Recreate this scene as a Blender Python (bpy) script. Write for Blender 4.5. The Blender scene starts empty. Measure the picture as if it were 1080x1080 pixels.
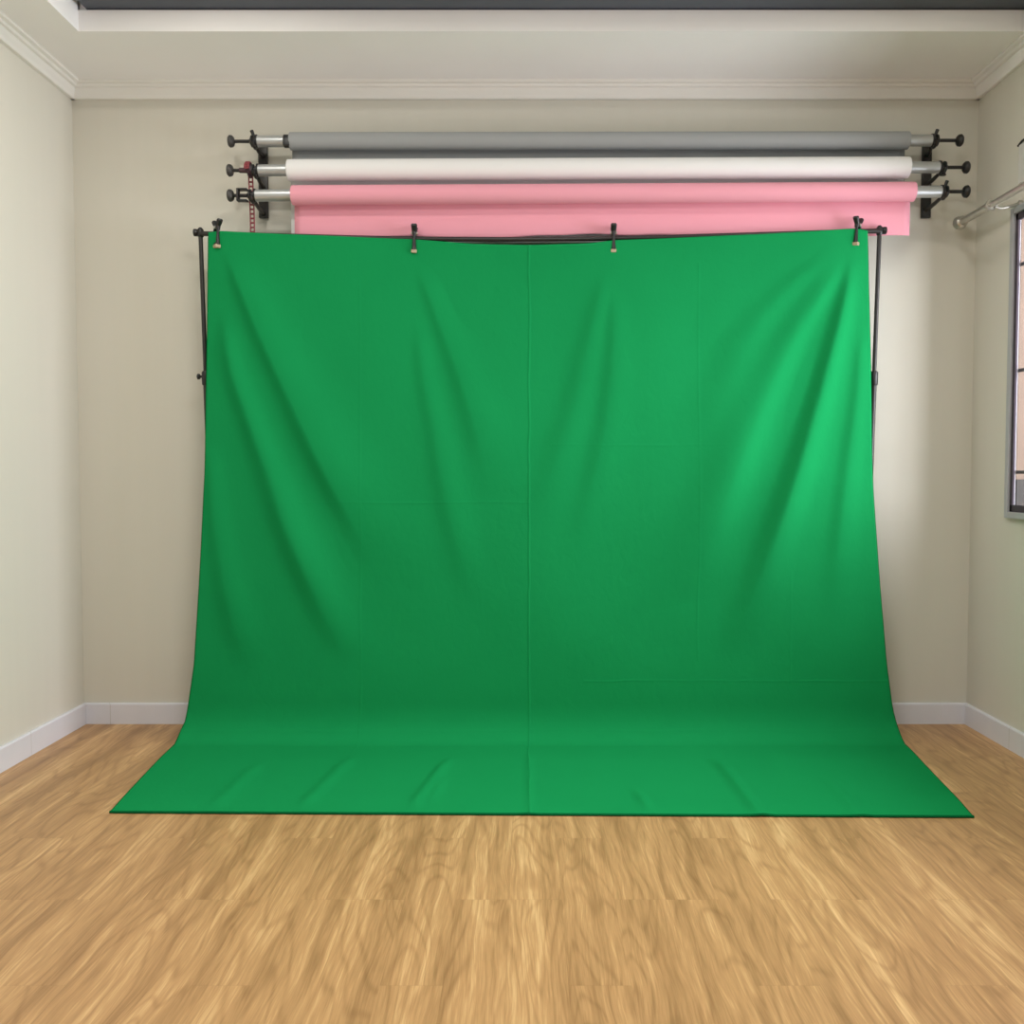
import bpy, bmesh, math, random
import numpy as np
from mathutils import Vector, Matrix

random.seed(7)
PI = math.pi
scn = bpy.context.scene
COL = scn.collection

# ---------------------------------------------------------------- camera
cam_d = bpy.data.cameras.new('camera')
cam = bpy.data.objects.new('camera', cam_d)
COL.objects.link(cam)
cam_d.sensor_fit = 'HORIZONTAL'
cam_d.sensor_width = 36.0
cam_d.lens = 36.0 * 990.0 / 1080.0
cam_d.shift_x = -16.0 / 1080.0
cam_d.clip_start = 0.05
cam.location = (0, 0, 1.185)
cam.rotation_euler = (PI / 2 - math.atan(43.0 / 990.0), 0, 0)
scn.camera = cam

# ---------------------------------------------------------------- world, lights, exposure
world = bpy.data.worlds.new('world')
scn.world = world
world.use_nodes = True
wb = world.node_tree.nodes['Background']
wb.inputs[0].default_value = (1.0, 0.985, 0.95, 1)
wb.inputs[1].default_value = 0.40


def area(name, loc, rot, sx, sy, watts, col):
    d = bpy.data.lights.new(name, 'AREA')
    d.shape = 'RECTANGLE'
    d.size, d.size_y = sx, sy
    d.energy = watts
    d.color = col
    o = bpy.data.objects.new(name, d)
    COL.objects.link(o)
    o.location = loc
    o.rotation_euler = rot
    return o


for lx, lw in ((-1.20, 9.5), (0.10, 2.0), (1.38, 5.0)):                 # recessed downlights in the tray
    dl = area('downlight', (lx, 3.12, 3.10), (0, 0, 0), 0.16, 0.16, lw, (1.0, 0.96, 0.88))
    dl.data.shape = 'DISK'
area('ceiling_panel_light', (0.0, 1.65, 2.99), (0, 0, 0), 0.9, 0.9, 53, (1.0, 0.975, 0.935))
area('window_daylight', (3.05, 2.95, 1.95), (0, math.radians(90), 0), 2.2, 2.4, 230, (0.94, 0.97, 1.05))
area('yard_daylight', (2.42, 5.7, 3.5), (0, math.radians(-38), 0), 1.4, 0.8, 40, (1.0, 0.96, 0.9))

scn.view_settings.view_transform = 'Standard'
scn.view_settings.look = 'None'
scn.view_settings.gamma = 1
scn.view_settings.use_curve_mapping = False
scn.view_settings.exposure = 0.0


# ---------------------------------------------------------------- helpers
def lin(r, g, b):
    f = lambda c: (c / 255) / 12.92 if c <= 10 else (((c / 255) + 0.055) / 1.055) ** 2.4
    return (f(r), f(g), f(b), 1.0)


class Mat:
    """small node-graph writer"""
    def __init__(self, name, color=None, rough=0.6, metal=0.0, spec=0.5):
        self.m = bpy.data.materials.new(name)
        self.m.use_nodes = True
        self.t = self.m.node_tree
        self.b = self.t.nodes['Principled BSDF']
        self.b.inputs['Roughness'].default_value = rough
        self.b.inputs['Metallic'].default_value = metal
        self.b.inputs['Specular IOR Level'].default_value = spec
        if color:
            self.b.inputs['Base Color'].default_value = color

    def n(self, kind, **kw):
        nd = self.t.nodes.new(kind)
        for k, v in kw.items():
            setattr(nd, k, v)
        return nd

    def link(self, a, b):
        self.t.links.new(a, b)

    def put(self, sock, v):
        if isinstance(v, (int, float)):
            sock.default_value = v
        elif isinstance(v, (tuple, list)):
            sock.default_value = v
        else:
            self.link(v, sock)

    def math(self, op, a, b=None, c=None):
        nd = self.n('ShaderNodeMath', operation=op)
        for i, v in enumerate((a, b, c)):
            if v is not None:
                self.put(nd.inputs[i], v)
        return nd.outputs[0]

    def coords(self, which='Object'):
        return self.n('ShaderNodeTexCoord').outputs[which]

    def sep(self, v):
        nd = self.n('ShaderNodeSeparateXYZ')
        self.link(v, nd.inputs[0])
        return nd.outputs

    def comb(self, x, y, z):
        nd = self.n('ShaderNodeCombineXYZ')
        for i, v in enumerate((x, y, z)):
            self.put(nd.inputs[i], v)
        return nd.outputs[0]

    def noise(self, vec, scale, detail=2.0, rough=0.5, dist=0.0):
        nd = self.n('ShaderNodeTexNoise')
        self.link(vec, nd.inputs['Vector'])
        nd.inputs['Scale'].default_value = scale
        nd.inputs['Detail'].default_value = detail
        nd.inputs['Roughness'].default_value = rough
        nd.inputs['Distortion'].default_value = dist
        return nd.outputs['Fac']

    def mapping(self, vec, scale):
        nd = self.n('ShaderNodeMapping')
        self.link(vec, nd.inputs['Vector'])
        nd.inputs['Scale'].default_value = scale
        return nd.outputs[0]

    def mix(self, fac, a, b, mode='MIX'):
        nd = self.n('ShaderNodeMix', data_type='RGBA', blend_type=mode)
        self.put(nd.inputs[0], fac)
        self.put(nd.inputs[6], a)
        self.put(nd.inputs[7], b)
        return nd.outputs[2]

    def ramp(self, fac, stops):
        nd = self.n('ShaderNodeValToRGB')
        self.link(fac, nd.inputs[0])
        el = nd.color_ramp.elements
        el[0].position, el[0].color = stops[0]
        el[1].position, el[1].color = stops[1]
        for p, c in stops[2:]:
            e = el.new(p)
            e.color = c
        return nd.outputs[0]

    def bump(self, h, strength, dist):
        nd = self.n('ShaderNodeBump')
        nd.inputs['Strength'].default_value = strength
        nd.inputs['Distance'].default_value = dist
        self.link(h, nd.inputs['Height'])
        self.link(nd.outputs[0], self.b.inputs['Normal'])

    def color(self, sock):
        self.link(sock, self.b.inputs['Base Color'])


def speckled(name, col, rough, metal=0.0, spread=0.12, scale=60.0, stretch=(1, 1, 1), bump=0.0, spec=0.5):
    """a plain material with a little procedural variation"""
    a = Mat(name, col, rough, metal, spec)
    n = a.noise(a.mapping(a.coords(), stretch), scale, 3.0)
    dark = tuple(c * (1 - spread) for c in col[:3]) + (1,)
    lite = tuple(min(1, c * (1 + spread)) for c in col[:3]) + (1,)
    a.color(a.mix(n, dark, lite))
    if bump:
        a.bump(n, bump, 0.002)
    return a.m


# ---------------------------------------------------------------- materials
def wall_material(name, col):
    a = Mat(name, None, 0.75, spec=0.25)
    co = a.coords()
    s = a.sep(co)
    horiz = a.math('ADD', s[0], s[1])
    v = a.comb(horiz, s[2], 0.0)
    streak = a.noise(a.mapping(v, (14, 0.7, 1)), 1.0, 3.0)
    blot = a.noise(a.mapping(v, (1.2, 0.9, 1)), 1.0, 2.0)
    fine = a.noise(a.mapping(v, (240, 240, 1)), 1.0, 2.0)
    mixn = a.math('ADD', a.math('MULTIPLY', streak, 0.5), a.math('MULTIPLY', blot, 0.5))
    d = tuple(c * 0.955 for c in col[:3]) + (1,)
    l = tuple(min(1, c * 1.045) for c in col[:3]) + (1,)
    a.color(a.mix(mixn, d, l))
    a.bump(fine, 0.12, 0.001)
    return a.m


M_WALL = wall_material('cream_wallpaper', (0.685, 0.665, 0.59, 1))
M_CEIL = speckled('ceiling_paint', (0.91, 0.90, 0.90, 1), 0.8, spread=0.03, scale=3, spec=0.2)
M_MOULD = speckled('moulding_paint', (0.86, 0.85, 0.81, 1), 0.6, spread=0.03, scale=4, spec=0.3)
M_SLATE = speckled('slate_paint', lin(82, 86, 96), 0.6, spread=0.1, scale=8)
M_BLACK = speckled('black_plastic', (0.012, 0.012, 0.013, 1), 0.42, spread=0.25, scale=90)
M_BLACKMETAL = speckled('black_powder_coat', (0.018, 0.016, 0.015, 1), 0.4, spread=0.2, scale=70)
M_GREYPLASTIC = speckled('dark_grey_plastic', (0.045, 0.043, 0.04, 1), 0.5, spread=0.2, scale=50)
M_ALU = speckled('brushed_aluminium', (0.52, 0.54, 0.55, 1), 0.38, 0.75, spread=0.1, scale=30, stretch=(0.2, 6, 6))
M_STEEL = speckled('satin_steel', (0.55, 0.53, 0.48, 1), 0.3, 0.85, spread=0.08, scale=40)
M_WFRAME = speckled('grey_window_frame', (0.44, 0.45, 0.48, 1), 0.45, 0.2, spread=0.08, scale=20)
M_WSASH = speckled('dark_window_sash', (0.075, 0.062, 0.078, 1), 0.7, 0.0, spec=0.15, spread=0.12, scale=20)
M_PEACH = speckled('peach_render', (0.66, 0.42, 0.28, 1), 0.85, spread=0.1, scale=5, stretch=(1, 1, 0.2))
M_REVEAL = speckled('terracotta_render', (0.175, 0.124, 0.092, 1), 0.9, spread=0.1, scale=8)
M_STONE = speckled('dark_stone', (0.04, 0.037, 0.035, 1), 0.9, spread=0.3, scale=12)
M_WHITEPLASTIC = speckled('white_plastic', (0.72, 0.72, 0.69, 1), 0.45, spread=0.02, scale=10)
M_CHAIN = speckled('dusty_red_chain', lin(140, 62, 70), 0.5, spread=0.2, scale=80)
M_GASKET = speckled('pale_rubber_pad', lin(176, 160, 134), 0.7, spread=0.1, scale=80)


def paper(name, col):
    a = Mat(name, None, 0.8, spec=0.2)
    n = a.noise(a.mapping(a.coords(), (1.5, 1.5, 6)), 1.0, 3.0)
    d = tuple(c * 0.96 for c in col[:3]) + (1,)
    a.color(a.mix(n, d, col))
    return a.m


M_PINK = paper('pink_paper', (0.80, 0.35, 0.43, 1))
M_WHITE = paper('white_paper', (0.81, 0.81, 0.81, 1))
M_GREY = paper('grey_paper', (0.33, 0.345, 0.35, 1))


def base_tile():
    a = Mat('white_skirting_tile', None, 0.3, spec=0.5)
    co = a.coords()
    s = a.sep(co)
    run = a.math('ADD', s[0], s[1])
    cell = a.math('FRACT', a.math('MULTIPLY', run, 1.0 / 0.6))
    seam = a.math('LESS_THAN', cell, 0.005)
    n = a.noise(co, 7.0, 4.0)
    c = a.mix(n, (0.68, 0.69, 0.76, 1), (0.78, 0.79, 0.85, 1))
    a.color(a.mix(a.math('MULTIPLY', seam, 0.6), c, (0.45, 0.44, 0.43, 1)))
    return a.m


M_BASE = base_tile()


def wood_floor():
    a = Mat('oak_laminate', None, 0.42, spec=0.4)
    co = a.coords()
    s = a.sep(co)
    W, L = 0.145, 0.87
    xs = a.math('MULTIPLY', a.math('ADD', s[0], 0.05), 1 / W)
    ix = a.math('FLOOR', xs)
    par = a.math('MULTIPLY', a.math('FLOORED_MODULO', ix, 3.0), 0.5)
    ys = a.math('ADD', a.math('MULTIPLY', a.math('ADD', s[1], 0.06), 1 / L), par)
    iy = a.math('FLOOR', ys)
    wn = a.n('ShaderNodeTexWhiteNoise', noise_dimensions='2D')
    a.link(a.comb(ix, iy, 0.0), wn.inputs['Vector'])
    rs = a.sep(wn.outputs['Color'])
    r1, r2, r3 = rs[0], rs[1], rs[2]
    # grain space, its own offset on every plank
    gx = a.math('ADD', s[0], a.math('MULTIPLY', r1, 9.0))
    gy = a.math('ADD', s[1], a.math('MULTIPLY', r2, 17.0))
    warp = a.noise(a.comb(a.math('MULTIPLY', gx, 4.0), a.math('MULTIPLY', gy, 1.8), r3), 1.0, 2.0)
    gxw = a.math('ADD', gx, a.math('MULTIPLY', a.math('SUBTRACT', warp, 0.5), 0.060))
    v1 = a.comb(a.math('MULTIPLY', gxw, 7.0), a.math('MULTIPLY', gy, 0.9), a.math('MULTIPLY', r3, 6.0))
    n1 = a.noise(v1, 1.0, 1.0, 0.4, 0.25)
    rings = a.math('ADD', a.math('MULTIPLY', a.math('SINE', a.math('MULTIPLY', n1, 80.0)), 0.5), 0.5)
    v2 = a.comb(a.math('MULTIPLY', gxw, 95.0), a.math('MULTIPLY', gy, 2.4), 0.0)
    fine = a.noise(v2, 1.0, 4.0, 0.6)
    # broad light and dark streaks run on across neighbouring boards
    wx = a.math('ADD', s[0], a.math('MULTIPLY', a.math('SUBTRACT', a.noise(a.comb(a.math('MULTIPLY', s[0], 2.2), a.math('MULTIPLY', s[1], 1.6), 3.0), 1.0, 2.0), 0.5), 0.13))
    v3 = a.comb(a.math('MULTIPLY', wx, 15.0), a.math('MULTIPLY', s[1], 0.42), a.math('MULTIPLY', r1, 0.5))
    streak = a.noise(v3, 1.0, 3.0, 0.55)
    v4 = a.comb(a.math('MULTIPLY', gxw, 260.0), a.math('MULTIPLY', gy, 9.0), 0.0)
    pore = a.noise(v4, 1.0, 2.0, 0.6)
    lines = a.math('POWER', rings, 5.0)
    g = a.math('SUBTRACT', a.math('MULTIPLY', fine, 0.52), a.math('MULTIPLY', lines, 0.12))
    g = a.math('ADD', g, a.math('MULTIPLY', streak, 0.80))
    g = a.math('ADD', g, a.math('MULTIPLY', pore, 0.42))
    # long pale veins
    v5 = a.comb(a.math('MULTIPLY', wx, 7.5), a.math('MULTIPLY', s[1], 0.40), a.math('MULTIPLY', r1, 0.25))
    vein = a.math('ABSOLUTE', a.math('SUBTRACT', a.noise(v5, 1.0, 2.0, 0.5), 0.5))
    vein = a.math('POWER', a.math('MAXIMUM', a.math('SUBTRACT', 1.0, a.math('MULTIPLY', vein, 7.0)), 0.0), 2.0)
    g = a.math('ADD', g, a.math('MULTIPLY', vein, 0.13))
    g = a.math('ADD', g, a.math('MULTIPLY', a.math('SUBTRACT', r2, 0.5), 0.05))
    g = a.math('SUBTRACT', g, 0.375)
    col = a.ramp(g, [(0.14, lin(140, 104, 66)), (0.88, lin(228, 192, 138)), (0.38, lin(163, 125, 83)), (0.60, lin(189, 148, 101))])
    fx = a.math('FRACT', xs)
    fy = a.math('FRACT', ys)
    seam = a.math('MAXIMUM', a.math('LESS_THAN', fx, 0.010), a.math('LESS_THAN', fy, 0.0025))
    col = a.mix(a.math('MULTIPLY', seam, 0.16), col, lin(112, 78, 46))
    a.color(col)
    a.bump(fine, 0.05, 0.001)
    return a.m


M_FLOOR = wood_floor()


def green_cloth():
    a = Mat('green_muslin', None, 1.0, spec=0.0)
    uv = a.coords('UV')
    s = a.sep(uv)
    u, v = s[0], s[1]
    wob = a.math('MULTIPLY', a.math('SUBTRACT', a.noise(a.mapping(uv, (3, 3, 1)), 1.0, 3.0), 0.5), 0.02)
    uu = a.math('ADD', u, wob)
    vv = a.math('ADD', v, wob)
    height = None
    patch = a.math('ADD', a.math('MULTIPLY', a.noise(a.mapping(uv, (2.6, 2.6, 1)), 1.0, 2.0), 1.6), -0.35)

    def crease(sock, at, w, amp, lim=None, lo=0, hi=0):
        nonlocal height
        d = a.math('DIVIDE', a.math('SUBTRACT', sock, at), w)
        g = a.math('MULTIPLY', a.math('EXPONENT', a.math('MULTIPLY', a.math('MULTIPLY', d, d), -1.0)), amp)
        if lim is not None:
            k = a.math('MULTIPLY', a.math('GREATER_THAN', lim, lo), a.math('LESS_THAN', lim, hi))
            g = a.math('MULTIPLY', g, k)
        if at != 0.008:
            g = a.math('MULTIPLY', g, patch)
        height = g if height is None else a.math('ADD', height, g)

    crease(uu, 0.008, 0.0045, 1.0)
    crease(uu, -0.732, 0.005, 0.5, v, -0.2, 2.1)
    crease(uu, 0.753, 0.005, 0.6, v, 0.35, 2.1)
    crease(uu, 1.16, 0.005, 0.5, v, 0.25, 0.75)
    crease(vv, 1.048, 0.005, 0.5, u, -1.0, 0.02)
    crease(vv, 1.30, 0.005, 0.35, u, 0.1, 0.95)
    crease(vv, 0.263, 0.005, 0.7, u, 0.25, 1.62)
    crease(vv, 0.05, 0.006, 0.6)
    rum = a.noise(a.mapping(uv, (26, 17, 1)), 1.0, 4.0, 0.6, 0.6)
    weave = a.noise(a.mapping(uv, (420, 420, 1)), 1.0, 1.0)
    height = a.math('ADD', height, a.math('MULTIPLY', rum, 0.55))
    height = a.math('ADD', height, a.math('MULTIPLY', weave, 0.12))
    a.bump(height, 0.55, 0.0035)
    n = a.noise(a.mapping(uv, (2.0, 2.0, 1)), 1.0, 3.0)
    a.color(a.mix(n, (0.008, 0.240, 0.070, 1), (0.010, 0.264, 0.080, 1)))
    return a.m


M_GREEN = green_cloth()
M_HEM = speckled('hem_painted_shade', (0.004, 0.12, 0.036, 1), 1.0, spread=0.1, scale=60, spec=0.0)  # cloth green darkened to paint in the shade line at its edge


def glass():
    a = Mat('window_glass', (0.95, 0.97, 0.96, 1), 0.02)
    tr = a.n('ShaderNodeBsdfTransparent')
    gl = a.n('ShaderNodeBsdfGlossy')
    gl.inputs['Roughness'].default_value = 0.02
    mx = a.n('ShaderNodeMixShader')
    mx.inputs[0].default_value = 0.05
    a.link(tr.outputs[0], mx.inputs[1])
    a.link(gl.outputs[0], mx.inputs[2])
    a.link(mx.outputs[0], a.t.nodes['Material Output'].inputs['Surface'])
    return a.m


M_GLASS = glass()

# ---------------------------------------------------------------- object helpers
ORIGIN = {}


def thing(name, label, cat, loc=(0, 0, 0), group=None):
    o = bpy.data.objects.new(name, None)
    o.empty_display_size = 0.05
    COL.objects.link(o)
    o.location = loc
    o['label'] = label
    o['category'] = cat
    if group:
        o['group'] = group
    ORIGIN[o.name] = Vector(loc)
    return o


def obj(name, bm, mat, parent=None, smooth=True, angle=40, label=None, origin=None):
    """link a bmesh (in world coordinates) as one object"""
    bmesh.ops.recalc_face_normals(bm, faces=bm.faces)
    base = Vector((0, 0, 0))
    if parent is not None:
        base = ORIGIN[parent.name]
    elif origin is not None:
        base = Vector(origin)
    if base.length > 0:
        bmesh.ops.translate(bm, verts=bm.verts, vec=-base)
    me = bpy.data.meshes.new(name)
    if smooth:
        lim = math.radians(angle)
        for f in bm.faces:
            f.smooth = True
        for e in bm.edges:
            if len(e.link_faces) == 2 and e.calc_face_angle(0) > lim:
                e.smooth = False
    bm.to_mesh(me)
    bm.free()
    o = bpy.data.objects.new(name, me)
    COL.objects.link(o)
    me.materials.append(mat)
    if parent is not None:
        o.parent = parent
    elif origin is not None:
        o.location = origin
    ORIGIN[o.name] = base
    if label:
        o['label'] = label
    return o


def struct(name, bm, mat, parent=None, smooth=False):
    o = obj(name, bm, mat, parent, smooth)
    if parent is None:
        o['kind'] = 'structure'
    return o


def box(bm, x0, x1, y0, y1, z0, z1, bev=0.0):
    r = bmesh.ops.create_cube(bm, size=1.0)
    vs = r['verts']
    bmesh.ops.scale(bm, vec=(abs(x1 - x0), abs(y1 - y0), abs(z1 - z0)), verts=vs)
    bmesh.ops.translate(bm, vec=((x0 + x1) / 2, (y0 + y1) / 2, (z0 + z1) / 2), verts=vs)
    if bev > 0:
        es = list({e for v in vs for e in v.link_edges})
        bmesh.ops.bevel(bm, geom=es, offset=bev, segments=2, affect='EDGES', profile=0.6)


def frame_of(d):
    d = d.normalized()
    up = Vector((0, 0, 1)) if abs(d.z) < 0.9 else Vector((1, 0, 0))
    a = d.cross(up).normalized()
    return a, a.cross(d).normalized()


def sweep(bm, pts, rads, seg=14, cap=True):
    """tube through pts; rads one number or one per point"""
    pts = [Vector(p) for p in pts]
    if isinstance(rads, (int, float)):
        rads = [rads] * len(pts)
    rings = []
    a = b = None
    for i, p in enumerate(pts):
        if i == 0:
            d = pts[1] - p
        elif i == len(pts) - 1:
            d = p - pts[i - 1]
        else:
            d = (pts[i + 1] - p).normalized() + (p - pts[i - 1]).normalized()
            if d.length < 1e-6:
                d = pts[i + 1] - p
        d.normalize()
        if a is None:
            a, b = frame_of(d)
        else:
            a = (a - d * a.dot(d)).normalized()
            b = a.cross(d).normalized()
        rings.append([bm.verts.new(p + (a * math.cos(2 * PI * k / seg) + b * math.sin(2 * PI * k / seg)) * rads[i])
                      for k in range(seg)])
    for i in range(len(rings) - 1):
        for k in range(seg):
            bm.faces.new((rings[i][k], rings[i][(k + 1) % seg], rings[i + 1][(k + 1) % seg], rings[i + 1][k]))
    if cap:
        bm.faces.new(rings[0])
        bm.faces.new(list(reversed(rings[-1])))


def lathe_x(bm, prof, y, z, seg=24):
    """revolve (x, radius) pairs about an axis along X through (y, z)"""
    rings = []
    for x, r in prof:
        rings.append([bm.verts.new((x, y + r * math.cos(2 * PI * k / seg), z + r * math.sin(2 * PI * k / seg)))
                      for k in range(seg)])
    for i in range(len(rings) - 1):
        for k in range(seg):
            bm.faces.new((rings[i][k], rings[i][(k + 1) % seg], rings[i + 1][(k + 1) % seg], rings[i + 1][k]))
    bm.faces.new(rings[0])
    bm.faces.new(list(reversed(rings[-1])))


def prism(bm, poly, axis, t0, t1):
    """extrude a 2D polygon: axis 'x' -> (y,z), axis 'y' -> (x,z)"""
    def P(p, t):
        return (t, p[0], p[1]) if axis == 'x' else (p[0], t, p[1])
    a = [bm.verts.new(P(p, t0)) for p in poly]
    b = [bm.verts.new(P(p, t1)) for p in poly]
    n = len(poly)
    for i in range(n):
        bm.faces.new((a[i], a[(i + 1) % n], b[(i + 1) % n], b[i]))
    bm.faces.new(list(reversed(a)))
    bm.faces.new(b)


NB = bmesh.new

# ---------------------------------------------------------------- the room
XL, XR, YB, YF = -2.082, 2.065, 4.370, -1.60
ZC = 2.95                     # underside of the dropped ceiling border

bm = NB(); box(bm, XL - 0.15, XR + 0.15, YF, YB + 0.15, -0.08, 0.0); struct('floor', bm, M_FLOOR)
bm = NB(); box(bm, XL - 0.15, XR + 0.15, YB, YB + 0.15, 0.0, 3.2); struct('wall_back', bm, M_WALL)
bm = NB(); box(bm, XL - 0.15, XL, YF, YB, 0.0, 3.2); struct('wall_left', bm, M_WALL)
WY0, WY1, WZ0, WZ1 = 2.20, 4.022, 0.985, 2.292
bm = NB()
box(bm, XR, XR + 0.15, WY1, YB, 0.0, 3.2)
box(bm, XR, XR + 0.15, YF, WY0, 0.0, 3.2)
box(bm, XR, XR + 0.15, WY0, WY1, 0.0, WZ0)
box(bm, XR, XR + 0.15, WY0, WY1, WZ1, 3.2)
struct('wall_right', bm, M_WALL)

SY, SX = 3.850, -1.802         # inner edges of the dropped border
bm = NB()
box(bm, XL, XR, SY, YB, ZC, 3.034)
box(bm, XL, SX, YF, SY, ZC, 3.20)
box(bm, SX, XR, SY + 0.012, YB, 3.034, 3.20)
box(bm, XL, XR, YF, YB, 3.20, 3.26)
struct('ceiling', bm, M_CEIL)
bm = NB(); box(bm, SX + 0.030, XR, SY - 0.10, SY + 0.012, 3.040, 3.090); struct('trim_1', bm, M_SLATE)

# crown moulding: stepped cove
CR = [(0.0, 2.880), (0.016, 2.880), (0.019, 2.884), (0.021, 2.896), (0.027, 2.912), (0.029, 2.920), (0.029, 2.925), (0.041, 2.927), (0.044, 2.932),
      (0.045, 2.938), (0.060, 2.940), (0.063, 2.944), (0.063, ZC), (0.0, ZC)]
bm = NB(); prism(bm, [(YB - d, z) for d, z in CR], 'x', XL, XR); struct('trim_2', bm, M_MOULD)
bm = NB(); prism(bm, [(XL + d, z) for d, z in CR], 'y', YF, YB); struct('trim_3', bm, M_MOULD)
bm = NB(); prism(bm, [(XR - d, z) for d, z in CR], 'y', YF, YB); struct('trim_4', bm, M_CEIL)

# baseboards
BB = [(0, 0), (0.014, 0), (0.014, 0.092), (0.010, 0.098), (0, 0.098)]
bm = NB(); prism(bm, [(YB - d, z) for d, z in BB], 'x', XL, XR); struct('baseboard_back', bm, M_BASE)
bm = NB(); prism(bm, [(XL + d, z) for d, z in BB], 'y', YF, YB - 0.014); struct('baseboard_left', bm, M_BASE)
bm = NB(); prism(bm, [(XR - d, z) for d, z in BB], 'y', YF, YB - 0.014); struct('baseboard_right', bm, M_BASE)

# window in the right wall
bm = NB()
fx0, fx1 = XR - 0.022, XR + 0.012
box(bm, fx0, fx1, WY1 - 0.028, WY1, WZ0, WZ1, 0.004)
box(bm, fx0, fx1, WY0, WY0 + 0.028, WZ0, WZ1, 0.004)
box(bm, fx0, fx1, WY0 + 0.028, WY1 - 0.028, WZ0, WZ0 + 0.028, 0.004)
box(bm, fx0, fx1, WY0 + 0.028, WY1 - 0.028, WZ1 - 0.028, WZ1, 0.004)
win = struct('window_1', bm, M_WFRAME)
bm = NB()
sx0, sx1 = XR - 0.012, XR - 0.001
iy0, iy1, iz0, iz1 = WY0 + 0.028, WY1 - 0.028, WZ0 + 0.028, WZ1 - 0.028
for y0 in (iy1 - 0.022, iy0, (iy0 + iy1) / 2 - 0.02):
    box(bm, sx0, sx1, y0, y0 + (0.04 if iy0 < y0 < iy1 - 0.1 else 0.022), iz0, iz1, 0.003)
box(bm, sx0, sx1, iy0, iy1, iz0, iz0 + 0.03, 0.003)
box(bm, sx0, sx1, iy0, iy1, iz1 - 0.03, iz1, 0.003)
obj('window_sash', bm, M_WSASH, win)
bm = NB(); box(bm, XR - 0.007, XR - 0.003, iy0 + 0.01, iy1 - 0.01, iz0 + 0.01, iz1 - 0.01); obj('pane', bm, M_GLASS, win, False)
bm = NB()
for z in (1.181, 1.610, 2.055):
    box(bm, XR + 0.012, XR + 0.022, iy0, iy1, z - 0.007, z + 0.007)
for k in range(1, 6):
    y = iy0 + (iy1 - iy0) * k / 6
    sweep(bm, [(XR + 0.018, y, iz0), (XR + 0.018, y, iz1)], 0.005, 8)
obj('window_grille', bm, M_BLACKMETAL, win)

# rendered outer reveal of the window opening, stone at its foot
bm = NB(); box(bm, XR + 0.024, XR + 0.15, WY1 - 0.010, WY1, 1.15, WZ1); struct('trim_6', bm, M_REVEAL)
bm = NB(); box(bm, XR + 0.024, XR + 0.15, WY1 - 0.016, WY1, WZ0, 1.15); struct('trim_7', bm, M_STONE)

# the neighbouring wall seen through the window
bm = NB()
box(bm, 3.35, 3.5, 1.0, 7.6, 0.0, 4.2)
struct('wall_outside', bm, M_PEACH)
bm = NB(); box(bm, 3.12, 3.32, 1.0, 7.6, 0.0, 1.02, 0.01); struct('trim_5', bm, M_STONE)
bm = NB(); box(bm, XR + 0.15, 3.5, 1.0, 7.6, -0.08, 0.0); struct('floor_outside', bm, M_STONE)


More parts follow.
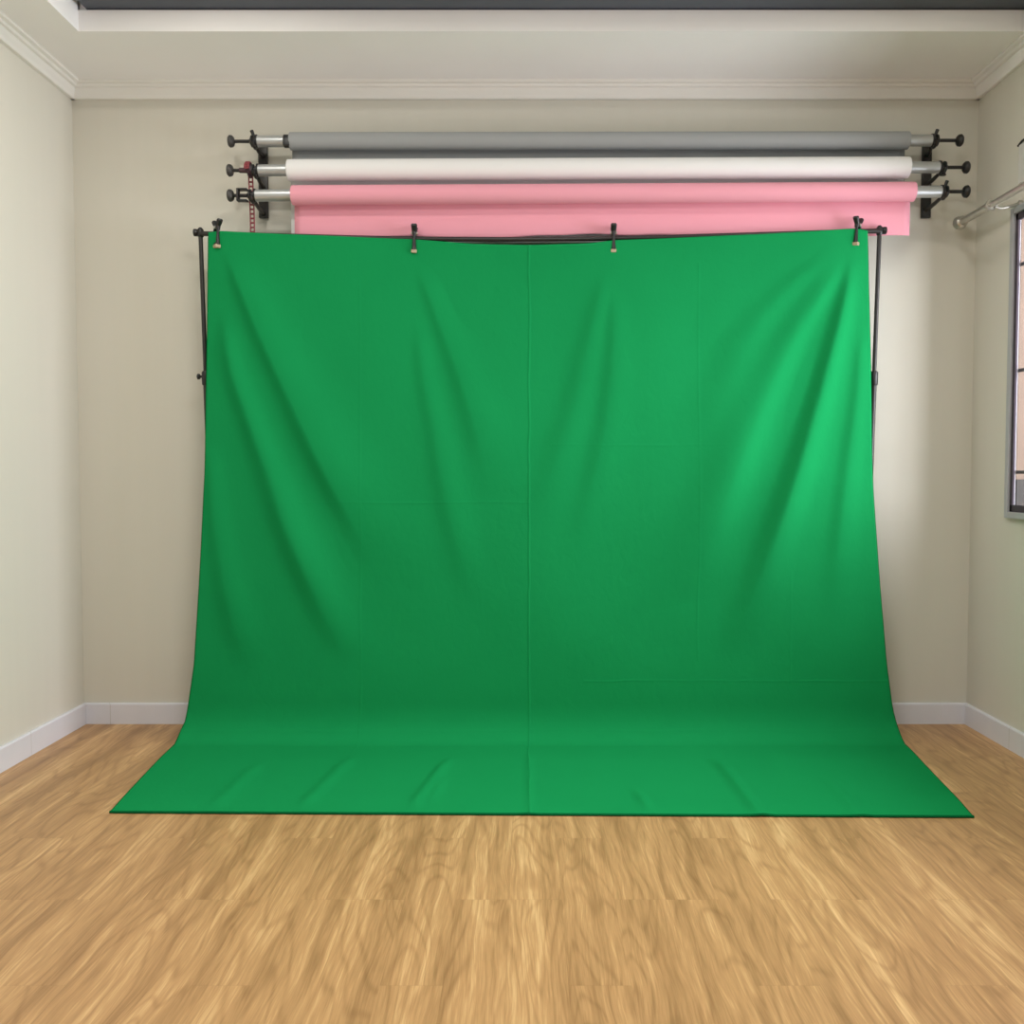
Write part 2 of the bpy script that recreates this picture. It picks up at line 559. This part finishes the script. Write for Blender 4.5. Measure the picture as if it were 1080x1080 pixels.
# ---------------------------------------------------------------- green backdrop cloth
def make_cloth():
    top_x = [-1.396, -1.355, -1.061, -0.729, -0.493, -0.232, 0.017, 0.265, 0.377, 0.762, 1.011, 1.301, 1.446, 1.487]
    top_z = [2.228, 2.236, 2.221, 2.207, 2.200, 2.180, 2.175, 2.180, 2.194, 2.211, 2.222, 2.238, 2.247, 2.234]
    NU, NV, NA, NF = 420, 380, 36, 110
    YC = 4.095                       # plane of the cloth just above the curve
    s = np.linspace(0, 1, NU)
    # profile of the sweep from wall to floor: bends slowly at first, tighter near the floor
    tt = (np.arange(NA) + 0.5) / NA
    ang = 0.03 + (PI / 2 - 0.03) * tt ** 1.7
    pz = np.concatenate([[0], np.cumsum(np.cos(ang))])
    py = np.concatenate([[0], np.cumsum(np.sin(ang))])
    RZ = 0.17
    pz, py = pz / pz[-1] * RZ, py / pz[-1] * RZ
    RY = py[-1]
    rows = NV + NA + NF
    # left / right edge X as a function of a "height" coordinate (negative: out along the floor)
    lz = [-0.95, -0.02, 0.04, 0.087, 0.338, 1.173, 2.3]
    lx = [-1.447, -1.523, -1.521, -1.503, -1.465, -1.412, -1.394]
    rz = [-0.95, -0.02, 0.04, 0.15, 0.338, 0.673, 1.089, 1.256, 2.3]
    rx = [1.527, 1.632, 1.630, 1.608, 1.582, 1.551, 1.520, 1.512, 1.487]
    ztop = np.interp(-1.396 + s * 2.883, top_x, top_z)
    ker = np.ones(9) / 9
    ztop = np.convolve(np.pad(ztop, 4, mode='edge'), ker, mode='valid')
    X = np.zeros((rows, NU)); Y = np.zeros_like(X); Z = np.zeros_like(X); H = np.zeros_like(X)
    NX = np.zeros_like(X); NYv = np.zeros_like(X); NZ = np.zeros_like(X)
    for r in range(rows):
        if r < NV:
            t = r / NV
            zz = ztop + (RZ + 0.004 - ztop) * t
            yy = 4.157 + (YC - 4.157) * t + 0 * s
            h = zz
            ny, nz = -1.0, 0.0
        elif r < NV + NA:
            k = r - NV
            a = float(0.03 + (PI / 2 - 0.03) * (k / NA) ** 1.7)
            zz = 0.004 + RZ - pz[k] + 0 * s
            yy = YC - py[k] + 0 * s
            h = zz - 0.0
            ny, nz = -math.cos(a), math.sin(a)
        else:
            t = (r - NV - NA) / (NF - 1)
            yfront = 3.206 + (3.162 - 3.206) * s
            yb = YC - RY
            yy = yb + (yfront - yb) * t
            zz = 0.004 + 0 * s
            h = -0.95 * (t) + 0.004
            ny, nz = 0.0, 1.0
        hm = float(np.mean(h))
        L, Rr = np.interp(hm, lz, lx), np.interp(hm, rz, rx)
        X[r] = L + (Rr - L) * s
        Y[r], Z[r], H[r] = yy, zz, h
        NYv[r], NZ[r] = ny, nz
    D = np.zeros_like(X)

    def sm(a, b, x):
        t = np.clip((x - a) / (b - a), 0, 1)
        return t * t * (3 - 2 * t)

    vert = np.zeros((rows, 1)); vert[:NV] = 1
    wv = sm(0.19, 0.50, Z) * vert

    def fold(pts, amp, s_l, s_r, w0=0.35, a0=0.45):
        px = np.array([p[0] for p in pts])[::-1]
        pz = np.array([p[1] for p in pts])[::-1]
        fine = np.linspace(pz[0], pz[-1], 80)
        fx = np.interp(fine, pz, px)
        fx = np.convolve(np.pad(fx, 6, mode='reflect', reflect_type='odd'), np.ones(13) / 13, mode='valid')
        xc = np.interp(Z, fine, fx)
        prog = np.clip((pz[-1] - Z) / (pz[-1] - pz[0]), 0, 1)     # 0 at the top
        wid = w0 + (1 - w0) * prog
        d = X - xc
        sg = np.where(d < 0, s_l, s_r) * wid
        span = pz[-1] - pz[0]
        fade = sm(pz[-1] + 0.03, pz[-1] - 0.14 * span, Z) * sm(pz[0] - 0.05, pz[0] + 0.40 * span, Z)
        return amp * np.exp(-0.5 * (d / sg) ** 2) * fade * (a0 + (1 - a0) * prog)

    C1 = [(-1.317, 2.151), (-1.189, 1.833), (-1.064, 1.566), (-0.959, 1.338), (-0.865, 1.152), (-0.742, 0.923), (-0.652, 0.713)]
    C2 = [(-1.325, 1.90), (-1.307, 1.669), (-1.219, 1.421), (-1.127, 1.173), (-1.046, 0.923), (-0.953, 0.713), (-0.83, 0.44), (-0.718, 0.271)]
    C3 = [(-1.385, 1.306), (-1.375, 1.006), (-1.329, 0.713), (-1.257, 0.419), (-1.18, 0.228)]
    M1 = [(-0.47, 2.078), (-0.388, 1.845), (-0.286, 1.586), (-0.212, 1.338), (-0.15, 1.089)]
    M2 = [(-0.475, 1.85), (-0.459, 1.627), (-0.407, 1.38), (-0.366, 1.131), (-0.296, 0.839), (-0.213, 0.545)]
    N1 = [(0.346, 2.058), (0.273, 1.751), (0.199, 1.429), (0.125, 1.193), (0.05, 0.923)]
    N2 = [(0.387, 1.996), (0.381, 1.669), (0.349, 1.38), (0.275, 1.027), (0.209, 0.755)]
    R1 = [(1.387, 2.151), (1.303, 1.996), (1.141, 1.742), (0.999, 1.438), (0.882, 1.139), (0.776, 0.839), (0.695, 0.587)]
    R2 = [(1.428, 2.151), (1.394, 1.955), (1.331, 1.71), (1.276, 1.504), (1.181, 1.173), (1.092, 0.923), (0.979, 0.587), (0.877, 0.355)]
    R3 = [(1.47, 1.833), (1.446, 1.504), (1.405, 1.173), (1.369, 0.839), (1.348, 0.503)]
    R4 = [(1.333, 2.151), (1.13, 1.976), (0.967, 1.792), (0.837, 1.462), (0.744, 1.173)]
    D += fold(C1, 0.026, 0.050, 0.17) + fold(C2, 0.028, 0.055, 0.085) + fold(C3, 0.014, 0.05, 0.08)
    D += fold(M1, 0.011, 0.045, 0.11) + fold(M2, 0.010, 0.05, 0.075)
    D += fold(N1, 0.011, 0.06, 0.08) + fold(N2, 0.010, 0.05, 0.09)
    D += fold(R1, 0.040, 0.13, 0.085, 0.3, 0.2) + fold(R2, 0.046, 0.050, 0.080, 0.3, 0.2) + fold(R3, 0.014, 0.040, 0.06, 0.35, 0.2) + fold(R4, 0.012, 0.10, 0.10)
    D += 0.0035 * np.sin(X * 5.1 + 1.3 * Z + 0.4) * np.sin(Z * 2.3 + X * 0.8)
    D += 0.0020 * np.sin(X * 11.3 - 2.1 * Z) * np.sin(Z * 4.1 + 1.0)
    D *= 1.7 * wv
    D = np.maximum(D, -0.004)
    # little ridges pulled into the part lying on the floor
    flo = np.zeros((rows, 1)); flo[NV + NA:] = 1
    for pts, amp, sg in [([(-0.787, 3.30), (-0.72, 3.828)], 0.006, 0.020), ([(-0.395, 3.30), (-0.317, 3.828)], 0.007, 0.016),
                         ([(-0.341, 3.35), (-0.316, 3.587)], 0.004, 0.014), ([(0.798, 3.21), (0.783, 3.645), (0.759, 3.828)], 0.010, 0.017),
                         ([(0.42, 3.26), (0.393, 3.457)], 0.007, 0.014), ([(1.14, 3.20), (1.153, 3.587)], 0.005, 0.018),
                         ([(-1.10, 3.28), (-1.082, 3.765)], 0.005, 0.022), ([(0.008, 3.2), (0.008, 3.9)], 0.003, 0.010)]:
        py = np.array([p[1] for p in pts]); pxx = np.array([p[0] for p in pts])
        xc = np.interp(Y, py, pxx)
        fade = sm(py[0] - 0.10, py[0] + 0.06, Y) * sm(py[-1] + 0.03, py[-1] - 0.15, Y)
        D += flo * 1.5 * amp * np.exp(-0.5 * ((X - xc) / sg) ** 2) * fade
    D += flo * 0.002 * (1 + np.sin(X * 7 + Y * 5)) * sm(3.2, 3.35, Y) * sm(3.96, 3.8, Y)
    Yo = Y + NYv * D
    Zo = Z + NZ * D
    co = np.stack([X, Yo, Zo], axis=-1).reshape(-1, 3).astype(np.float32)
    idx = np.arange(rows * NU).reshape(rows, NU)
    quads = np.stack([idx[:-1, :-1], idx[1:, :-1], idx[1:, 1:], idx[:-1, 1:]], axis=-1).reshape(-1, 4)
    me = bpy.data.meshes.new('backdrop_cloth')
    nq = len(quads)
    me.vertices.add(len(co)); me.vertices.foreach_set('co', co.ravel())
    me.loops.add(nq * 4); me.loops.foreach_set('vertex_index', quads.ravel().astype(np.int32))
    me.polygons.add(nq)
    me.polygons.foreach_set('loop_start', np.arange(0, nq * 4, 4, dtype=np.int32))
    me.polygons.foreach_set('loop_total', np.full(nq, 4, dtype=np.int32))
    uvl = me.uv_layers.new(name='cloth')
    uvs = np.stack([X, H], axis=-1).reshape(-1, 2)[quads.ravel()].astype(np.float32)
    uvl.data.foreach_set('uv', uvs.ravel())
    me.update(calc_edges=True)
    me.validate()
    me.polygons.foreach_set('use_smooth', np.ones(nq, dtype=bool))
    me.materials.append(M_GREEN)
    o = bpy.data.objects.new('backdrop_cloth', me)
    COL.objects.link(o)
    so = o.modifiers.new('thickness', 'SOLIDIFY')
    so.thickness = 0.0025
    so.offset = 0.0
    o['label'] = 'large green cloth hanging from the crossbar and sweeping out over the floor'
    o['category'] = 'backdrop'
    ORIGIN[o.name] = Vector((0, 0, 0))
    # sewn hem along front and side edges; its darker green paints in edge shade
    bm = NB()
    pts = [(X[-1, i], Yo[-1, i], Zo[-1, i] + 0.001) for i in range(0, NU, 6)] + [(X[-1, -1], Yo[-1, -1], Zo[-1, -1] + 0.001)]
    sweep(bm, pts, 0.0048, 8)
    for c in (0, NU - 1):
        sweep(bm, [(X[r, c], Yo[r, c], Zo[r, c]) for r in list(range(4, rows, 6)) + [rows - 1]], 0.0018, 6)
    obj('hem', bm, M_HEM, o, label='stitched hem with edge shade painted in as darker green')
    return o


make_cloth()


# ---------------------------------------------------------------- backdrop stand
def make_stand():
    t = thing('backdrop_stand', 'black backdrop stand whose two poles and crossbar carry the green cloth', 'stand', (0.05, 4.18, 0))
    YP = 4.184
    for s, xt, zt, xb in ((-1, -1.439, 2.235, -1.388), (1, 1.552, 2.244, 1.502)):
        def at(z):
            return xb + (xt - xb) * z / zt
        zc = 1.60
        bm = NB(); sweep(bm, [(at(zc), YP, zc), (at(zt), YP, zt)], 0.0095, 16)
        obj('upper_pole', bm, M_BLACKMETAL, t)
        bm = NB(); sweep(bm, [(at(0.10), YP, 0.10), (at(zc), YP, zc)], 0.0125, 16)
        obj('lower_pole', bm, M_BLACKMETAL, t)
        bm = NB()
        sweep(bm, [(at(zc - 0.035), YP, zc - 0.035), (at(zc - 0.03), YP, zc - 0.03), (at(zc + 0.022), YP, zc + 0.022),
                   (at(zc + 0.028), YP, zc + 0.028)], [0.014, 0.0175, 0.0175, 0.013], 16)
        c = obj('collar', bm, M_BLACK, t)
        bm = NB()
        lathe_x(bm, [(at(zc) + s * 0.012, 0.006), (at(zc) + s * 0.026, 0.006), (at(zc) + s * 0.027, 0.012), (at(zc) + s * 0.036, 0.013),
                     (at(zc) + s * 0.038, 0.010)] if s < 0 else
                [(at(zc) - 0.012, 0.006), (at(zc) - 0.026, 0.006), (at(zc) - 0.027, 0.012), (at(zc) - 0.034, 0.012)], YP, zc + 0.004, 12)
        obj('knob', bm, M_BLACK, c)
        # spigot head that takes the crossbar
        bm = NB()
        sweep(bm, [(at(zt) + s * 0.001, YP, zt - 0.02), (at(zt), YP, zt - 0.015), (at(zt), YP, zt + 0.012), (at(zt), YP, zt + 0.022)],
              [0.011, 0.014, 0.014, 0.006], 14)
        lathe_x(bm, [(at(zt) + s * 0.010, 0.011), (at(zt) + s * 0.016, 0.016), (at(zt) + s * 0.028, 0.016), (at(zt) + s * 0.030, 0.012)], YP, zt, 14)
        obj('pole_head', bm, M_BLACK, t)
        # folded-in tripod foot behind the cloth
        for dx, dy in ((-s * 0.16, 0.03), (0.02 * s, 0.13), (-s * 0.04, -0.09)):
            bm = NB()
            sweep(bm, [(at(0.42) + dx * 0.08, YP + dy * 0.12, 0.42), (at(0.3) + dx * 0.5, YP + dy * 0.5, 0.22),
                       (at(0) + dx, YP + dy, 0.012)], 0.008, 10)
            obj('leg', bm, M_BLACKMETAL, t)
        bm = NB(); sweep(bm, [(at(0.385), YP, 0.385), (at(0.44), YP, 0.44)], 0.022, 14); obj('leg_hub', bm, M_BLACK, t)
    bx = [-1.439, -0.941, -0.495, 0.017, 0.379, 0.766, 1.453, 1.552]
    bz = [2.230, 2.214, 2.204, 2.202, 2.206, 2.216, 2.237, 2.242]
    xs = np.linspace(bx[0], bx[-1], 40)
    zs = np.interp(xs, bx, bz)
    zs = np.convolve(np.pad(zs, 3, mode='edge'), np.ones(7) / 7, mode='valid')
    bm = NB(); sweep(bm, [(x, 4.172, z) for x, z in zip(xs, zs)], 0.0105, 14)
    obj('crossbar', bm, M_BLACKMETAL, t)
    return lambda x: float(np.interp(x, xs, zs))


bar_z = make_stand()


# ---------------------------------------------------------------- spring clamps
def make_clamp(name, label, loc, rotz, lean, opening, first=None):
    """jaws close along local Y; origin at the middle of the gripped bar"""
    grp = 'spring clamps holding the green cloth on the crossbar'
    if first is not None:
        r = first.copy(); COL.objects.link(r)
        for ch in list(first.children):
            c = ch.copy(); COL.objects.link(c); c.parent = r
            for g in list(ch.children):
                d = g.copy(); COL.objects.link(d); d.parent = c
        r['label'] = label
        r.location = loc
        r.rotation_euler = (0, lean, rotz)
        return r
    r = thing(name, label, 'clamp', (0, 0, 0), grp)
    for s in (-1, 1):
        bm = NB()
        # handle, pivot plate and jaw of one arm, as a bent flat bar with rounded section
        bow, tip = (0.0115, 0.0145) if s < 0 else (0.0285, 0.0025)
        path = [(0, s * 0.0300, 0.056), (0, s * 0.0285, 0.050), (0, s * 0.0205, 0.039), (0, s * 0.0105, 0.028),
                (0, s * 0.0115, 0.021), (0, s * bow, 0.009), (0, s * bow, -0.009), (0, s * (bow + tip) / 2, -0.034), (0, s * tip, -0.054)]
        sweep(bm, path, [0.0075, 0.0105, 0.0095, 0.0085, 0.0080, 0.0050, 0.0050, 0.0065, 0.0080], 12)
        bmesh.ops.scale(bm, vec=(1.3, 1, 1), verts=bm.verts)
        arm = obj('clamp_arm', bm, M_BLACK, r)
        bm = NB()
        box(bm, -0.012, 0.012, -0.020 if s < 0 else -0.0045, -0.0075 if s < 0 else 0.009, -0.067, -0.052, 0.003)
        obj('jaw_pad', bm, M_GASKET, arm, label='pale jaw pad')
    bm = NB(); lathe_x(bm, [(-0.015, 0.004), (-0.014, 0.007), (0.014, 0.007), (0.015, 0.004)], 0, 0.0215, 14)
    obj('pivot_spring', bm, M_STEEL, r)
    r.location = loc
    r.rotation_euler = (0, lean, rotz)
    return r


clamp0 = None
for x, rz, lean, lab in (
        (-1.358, 0.70, 0.05, 'black spring clamp at the left corner of the green cloth'),
        (-0.495, 0.06, 0.02, 'black spring clamp left of centre on the top edge of the green cloth'),
        (0.379, -0.06, 0.0, 'black spring clamp right of centre on the top edge of the green cloth'),
        (1.446, -0.70, 0.06, 'black spring clamp at the right corner of the green cloth')):
    c = make_clamp('spring_clamp', lab, (x, 4.166 - 0.012 * abs(rz), bar_z(x) + 0.001), rz, lean, 0, clamp0)
    clamp0 = clamp0 or c


# ---------------------------------------------------------------- wall brackets and paper rolls
TUBES = [  # y, x left end, z left, x right end, z right, paper x0, x1, roll radius, material
    (4.240, -1.197, 2.650, 1.795, 2.654, -1.054, 1.694, 0.038, M_GREY),
    (4.200, -1.183, 2.510, 1.814, 2.523, -1.054, 1.680, 0.046, M_WHITE),
    (4.170, -1.189, 2.392, 1.811, 2.409, -1.030, 1.695, 0.042, M_PINK),
]


def make_bracket(xp, side, label):
    t = thing('roller_bracket', label, 'bracket', (xp, YB, 2.35), 'wall brackets carrying the paper rolls')
    bm = NB(); box(bm, xp - 0.021, xp + 0.021, YB - 0.018, YB, 2.345, 2.690, 0.003)
    obj('wall_plate', bm, M_BLACKMETAL, t)
    for (y, xl, zl, xr, zr, *_r) in TUBES:
        xe, z = (xl, zl) if side < 0 else (xr, zr)
        xh = xe + side * 0.014
        bm = NB()
        # strut rising from the plate, then a J-shaped cup under the hub
        pts = [(xp, YB - 0.012, z - 0.028), (xp * 0.5 + xh * 0.5, (YB + y) / 2, z - 0.026), (xh, y + 0.034, z - 0.020)]
        for k in range(0, 7):
            a = math.radians(-30 - k * 22)
            pts.append((xh, y + 0.031 * math.cos(a), z + 0.031 * math.sin(a)))
        sweep(bm, pts, [0.011, 0.009, 0.008] + [0.006] * 7, 10)
        obj('hook', bm, M_BLACKMETAL, t)


make_bracket(-1.208, -1, 'black steel wall bracket with three hooks at the left ends of the paper rolls')
make_bracket(1.828, 1, 'black steel wall bracket with three hooks at the right ends of the paper rolls')


def expander(t, xe, y, z, s, kind, length):
    bm = NB()
    k0 = s * length
    lathe_x(bm, [(xe - s * 0.03, 0.018), (xe, 0.019), (xe + s * 0.001, 0.029), (xe + s * 0.007, 0.029), (xe + s * 0.009, 0.018), (xe + s * 0.019, 0.018),
                 (xe + s * 0.021, 0.026), (xe + s * 0.028, 0.026), (xe + s * 0.034, 0.013), (xe + s * 0.040, 0.0075), (xe + k0 - s * 0.026, 0.0075),
                 (xe + k0 - s * 0.024, 0.010)], y, z, 20)
    h = obj('expander', bm, M_BLACK, t)
    bm = NB()
    lathe_x(bm, [(xe + k0 - s * 0.026, 0.010), (xe + k0 - s * 0.022, 0.020), (xe + k0 - s * 0.016, 0.0255), (xe + k0 - s * 0.006, 0.027), (xe + k0, 0.022)], y, z, 18)
    obj('knob', bm, M_GREYPLASTIC if s < 0 else M_BLACK, h)
    if kind == 'wing':
        bm = NB()
        sweep(bm, [(xe + s * 0.015, y - 0.004, z + 0.016), (xe + s * 0.026, y - 0.006, z + 0.045)], [0.006, 0.008], 10)
        obj('wing_screw', bm, M_BLACK, h)
    if kind == 'wing_down':
        bm = NB()
        sweep(bm, [(xe + s * 0.020, y - 0.004, z - 0.016), (xe + s * 0.020, y - 0.006, z - 0.036)], [0.006, 0.011], 10)
        obj('wing_screw', bm, M_BLACK, h)
    if kind == 'gear':
        bm = NB()
        for q in range(12):
            a = 2 * PI * q / 12
            sweep(bm, [(xe + s * 0.040, y + 0.012 * math.cos(a), z + 0.012 * math.sin(a)),
                       (xe + s * 0.040, y + 0.031 * math.cos(a), z + 0.031 * math.sin(a))], [0.0075, 0.0055], 8)
        lathe_x(bm, [(xe + s * 0.028, 0.024), (xe + s * 0.034, 0.026), (xe + s * 0.047, 0.026), (xe + s * 0.050, 0.012), (xe + s * 0.085, 0.011)], y, z, 18)
        obj('chain_wheel', bm, speckled('plum_plastic', lin(72, 48, 56), 0.5), h)
    if kind == 'cage':
        bm = NB()
        x0, x1 = sorted((xe + s * 0.034, xe + s * 0.076))
        for zz in (z - 0.027, z + 0.021):
            box(bm, x0, x1, y - 0.022, y + 0.012, zz, zz + 0.006, 0.001)
        xa = xe + s * 0.076
        box(bm, xa - 0.004, xa + 0.004, y - 0.022, y + 0.012, z - 0.027, z + 0.027, 0.001)
        obj('chain_guard', bm, M_BLACK, h)
    return h


def make_roll(i, label, bottom, kl, kr, ll, lr):
    y, xl, zl, xr, zr, p0, p1, rad, mat = TUBES[i]
    t = thing('paper_roll', label, 'paper roll', ((xl + xr) / 2, y, (zl + zr) / 2 - rad), 'paper rolls on the wall brackets')
    zat = lambda x: zl + (zr - zl) * (x - xl) / (xr - xl)
    bm = NB(); sweep(bm, [(xl, y, zl), (xr, y, zr)], 0.0255, 28)
    obj('core_tube', bm, M_ALU, t)
    # paper wound on the tube
    bm = NB()
    sweep(bm, [(p0, y, zat(p0)), (p0 + 0.002, y, zat(p0)), (p1 - 0.002, y, zat(p1)), (p1, y, zat(p1))], [rad - 0.002, rad, rad, rad - 0.002], 40)
    obj('wound_paper', bm, mat, t)
    # loose end hanging from the back of the roll
    n, m = 90, 22
    vs = []
    bm = NB()
    for a in range(n + 1):
        x = p0 + (p1 - p0) * a / n
        z0 = zat(x)
        z1 = bottom(x)
        col = []
        for b in range(m + 1):
            f = b / m
            zz = z0 + (z1 - z0) * f
            yy = y + rad + 0.0005 - 0.002 * math.sin(f * PI) + 0.0015 * math.sin(x * 6.0 + i * 2) * f
            col.append(bm.verts.new((x, yy, zz)))
        vs.append(col)
    for a in range(n):
        for b in range(m):
            bm.faces.new((vs[a][b], vs[a + 1][b], vs[a + 1][b + 1], vs[a][b + 1]))
    sh = obj('hanging_paper', bm, mat, t)
    so = sh.modifiers.new('thickness', 'SOLIDIFY'); so.thickness = 0.0008
    if i == 0:
        bm = NB()
        zc = zat(p0 - 0.013)
        lathe_x(bm, [(p0 - 0.026, 0.0265), (p0 - 0.025, 0.0285), (p0 - 0.001, 0.0285), (p0, 0.0265)], y, zc, 24)
        box(bm, p0 - 0.024, p0 + 0.004, y - 0.036, y - 0.024, zc - 0.028, zc + 0.006, 0.002)
        obj('tube_clip', bm, M_BLACK, t)
    expander(t, xl, y, zl, -1, kl, ll)
    expander(t, xr, y, zr, 1, kr, lr)
    return t


make_roll(0, 'grey paper roll on the uppermost hooks of the back wall', lambda x: 2.30, 'wing', 'wing', 0.130, 0.138)
make_roll(1, 'white paper roll on the middle hooks, between the grey and the pink roll', lambda x: 2.208 + 0.034 * max(0.0, min(1.0, (x - 0.75) / 0.35)), 'gear', 'wing_down', 0.138, 0.132)


def pink_bottom(x):
    base = 2.222 + 0.004 * math.sin(x * 9) + 0.002 * math.sin(x * 23 + 1)
    lift = 0.014 * math.exp(-0.5 * ((x - 0.50) / 0.28) ** 2)
    return base + lift + 0.004 * (x > 1.0)


make_roll(2, 'pink paper roll on the lowest hooks, its loose end ending at the crossbar', pink_bottom, 'cage', 'wing', 0.122, 0.123)


# red pull chain hanging from the chain wheel of the white roll
def make_chain():
    bm = NB()
    cx = -1.183 - 0.045
    y0, z0 = 4.200, 2.510
    path = []
    for k in range(0, 13):          # over the wheel
        a = PI - PI * k / 12
        path.append((cx, y0 + 0.034 * math.cos(a), z0 + 0.034 * math.sin(a)))
    zz = z0
    yb = y0 + 0.034
    while zz > 1.30:
        zz -= 0.02
        path.append((cx + 0.004 * math.sin(zz * 9), yb, zz))
    front = [(cx, y0 - 0.034, z0 - 0.004), (cx + 0.010, y0 + 0.022, z0 - 0.07), (cx + 0.006, yb - 0.008, z0 - 0.12)]
    for side in (-1, 1):
        sweep(bm, [(p[0] + side * 0.0085, p[1], p[2]) for p in path], 0.0032, 6)
    for k in range(0, len(path) - 1):
        p = path[k]
        sweep(bm, [(p[0] - 0.0085, p[1], p[2]), (p[0] + 0.0085, p[1], p[2])], 0.0042, 6)
    o = obj('pull_chain', bm, M_CHAIN, None, origin=(cx, yb, 1.30))
    o['label'] = 'dusty red pull chain hanging from the left end of the white roll'
    o['category'] = 'chain'


make_chain()


# ---------------------------------------------------------------- curtain rod on the right wall
def make_rod():
    XR0 = 1.950
    t = thing('curtain_rod', 'silver metal curtain rod with round finial on the right wall above the window', 'curtain rod', (XR, 3.98, 2.30))
    z = 2.303
    bm = NB(); sweep(bm, [(XR0, 2.05, z), (XR0, 3.985, z)], 0.0135, 18); obj('rod', bm, M_STEEL, t)
    bm = NB(); sweep(bm, [(XR0, 3.985, z), (XR0, 4.255, z)], 0.0165, 18); obj('rod_sleeve', bm, M_STEEL, t)
    bm = NB(); sweep(bm, [(XR0, 3.992, z), (XR0, 4.000, z)], 0.024, 18); obj('ring', bm, M_STEEL, t)
    bm = NB()
    sweep(bm, [(XR0, 4.250, z), (XR0, 4.256, z), (XR0, 4.262, z), (XR0, 4.268, z), (XR0, 4.285, z), (XR0, 4.300, z), (XR0, 4.310, z)],
          [0.019, 0.026, 0.026, 0.020, 0.031, 0.025, 0.008], 20)
    obj('finial', bm, M_STEEL, t)
    for yb in (3.975, 2.15):
        bm = NB()
        sweep(bm, [(XR0 + 0.006, yb, z - 0.012), (XR0 + 0.03, yb, z - 0.020), (XR - 0.012, yb, z - 0.004)], [0.007, 0.0065, 0.0075], 12)
        sweep(bm, [(XR - 0.014, yb, z - 0.004), (XR - 0.010, yb, z - 0.004), (XR, yb, z - 0.004)], [0.012, 0.018, 0.018], 16)
        obj('wall_arm', bm, M_STEEL, t)


make_rod()

# white casing on the right wall above the rod
t = thing('wall_casing', 'white casing on the right wall above the curtain rod, at the right edge of the photo', 'casing', (XR, 3.6, 2.39))
bm = NB(); box(bm, XR - 0.012, XR, 2.60, 3.985, 2.385, 2.546, 0.005); obj('cover', bm, M_WHITEPLASTIC, t)
bm = NB(); sweep(bm, [(XR - 0.008, 3.995, 2.546), (XR - 0.010, 3.96, 2.555), (XR - 0.010, 3.85, 2.557), (XR - 0.010, 2.60, 2.557)], 0.005, 8)
obj('cable', bm, M_BLACK, t, label='black cable')
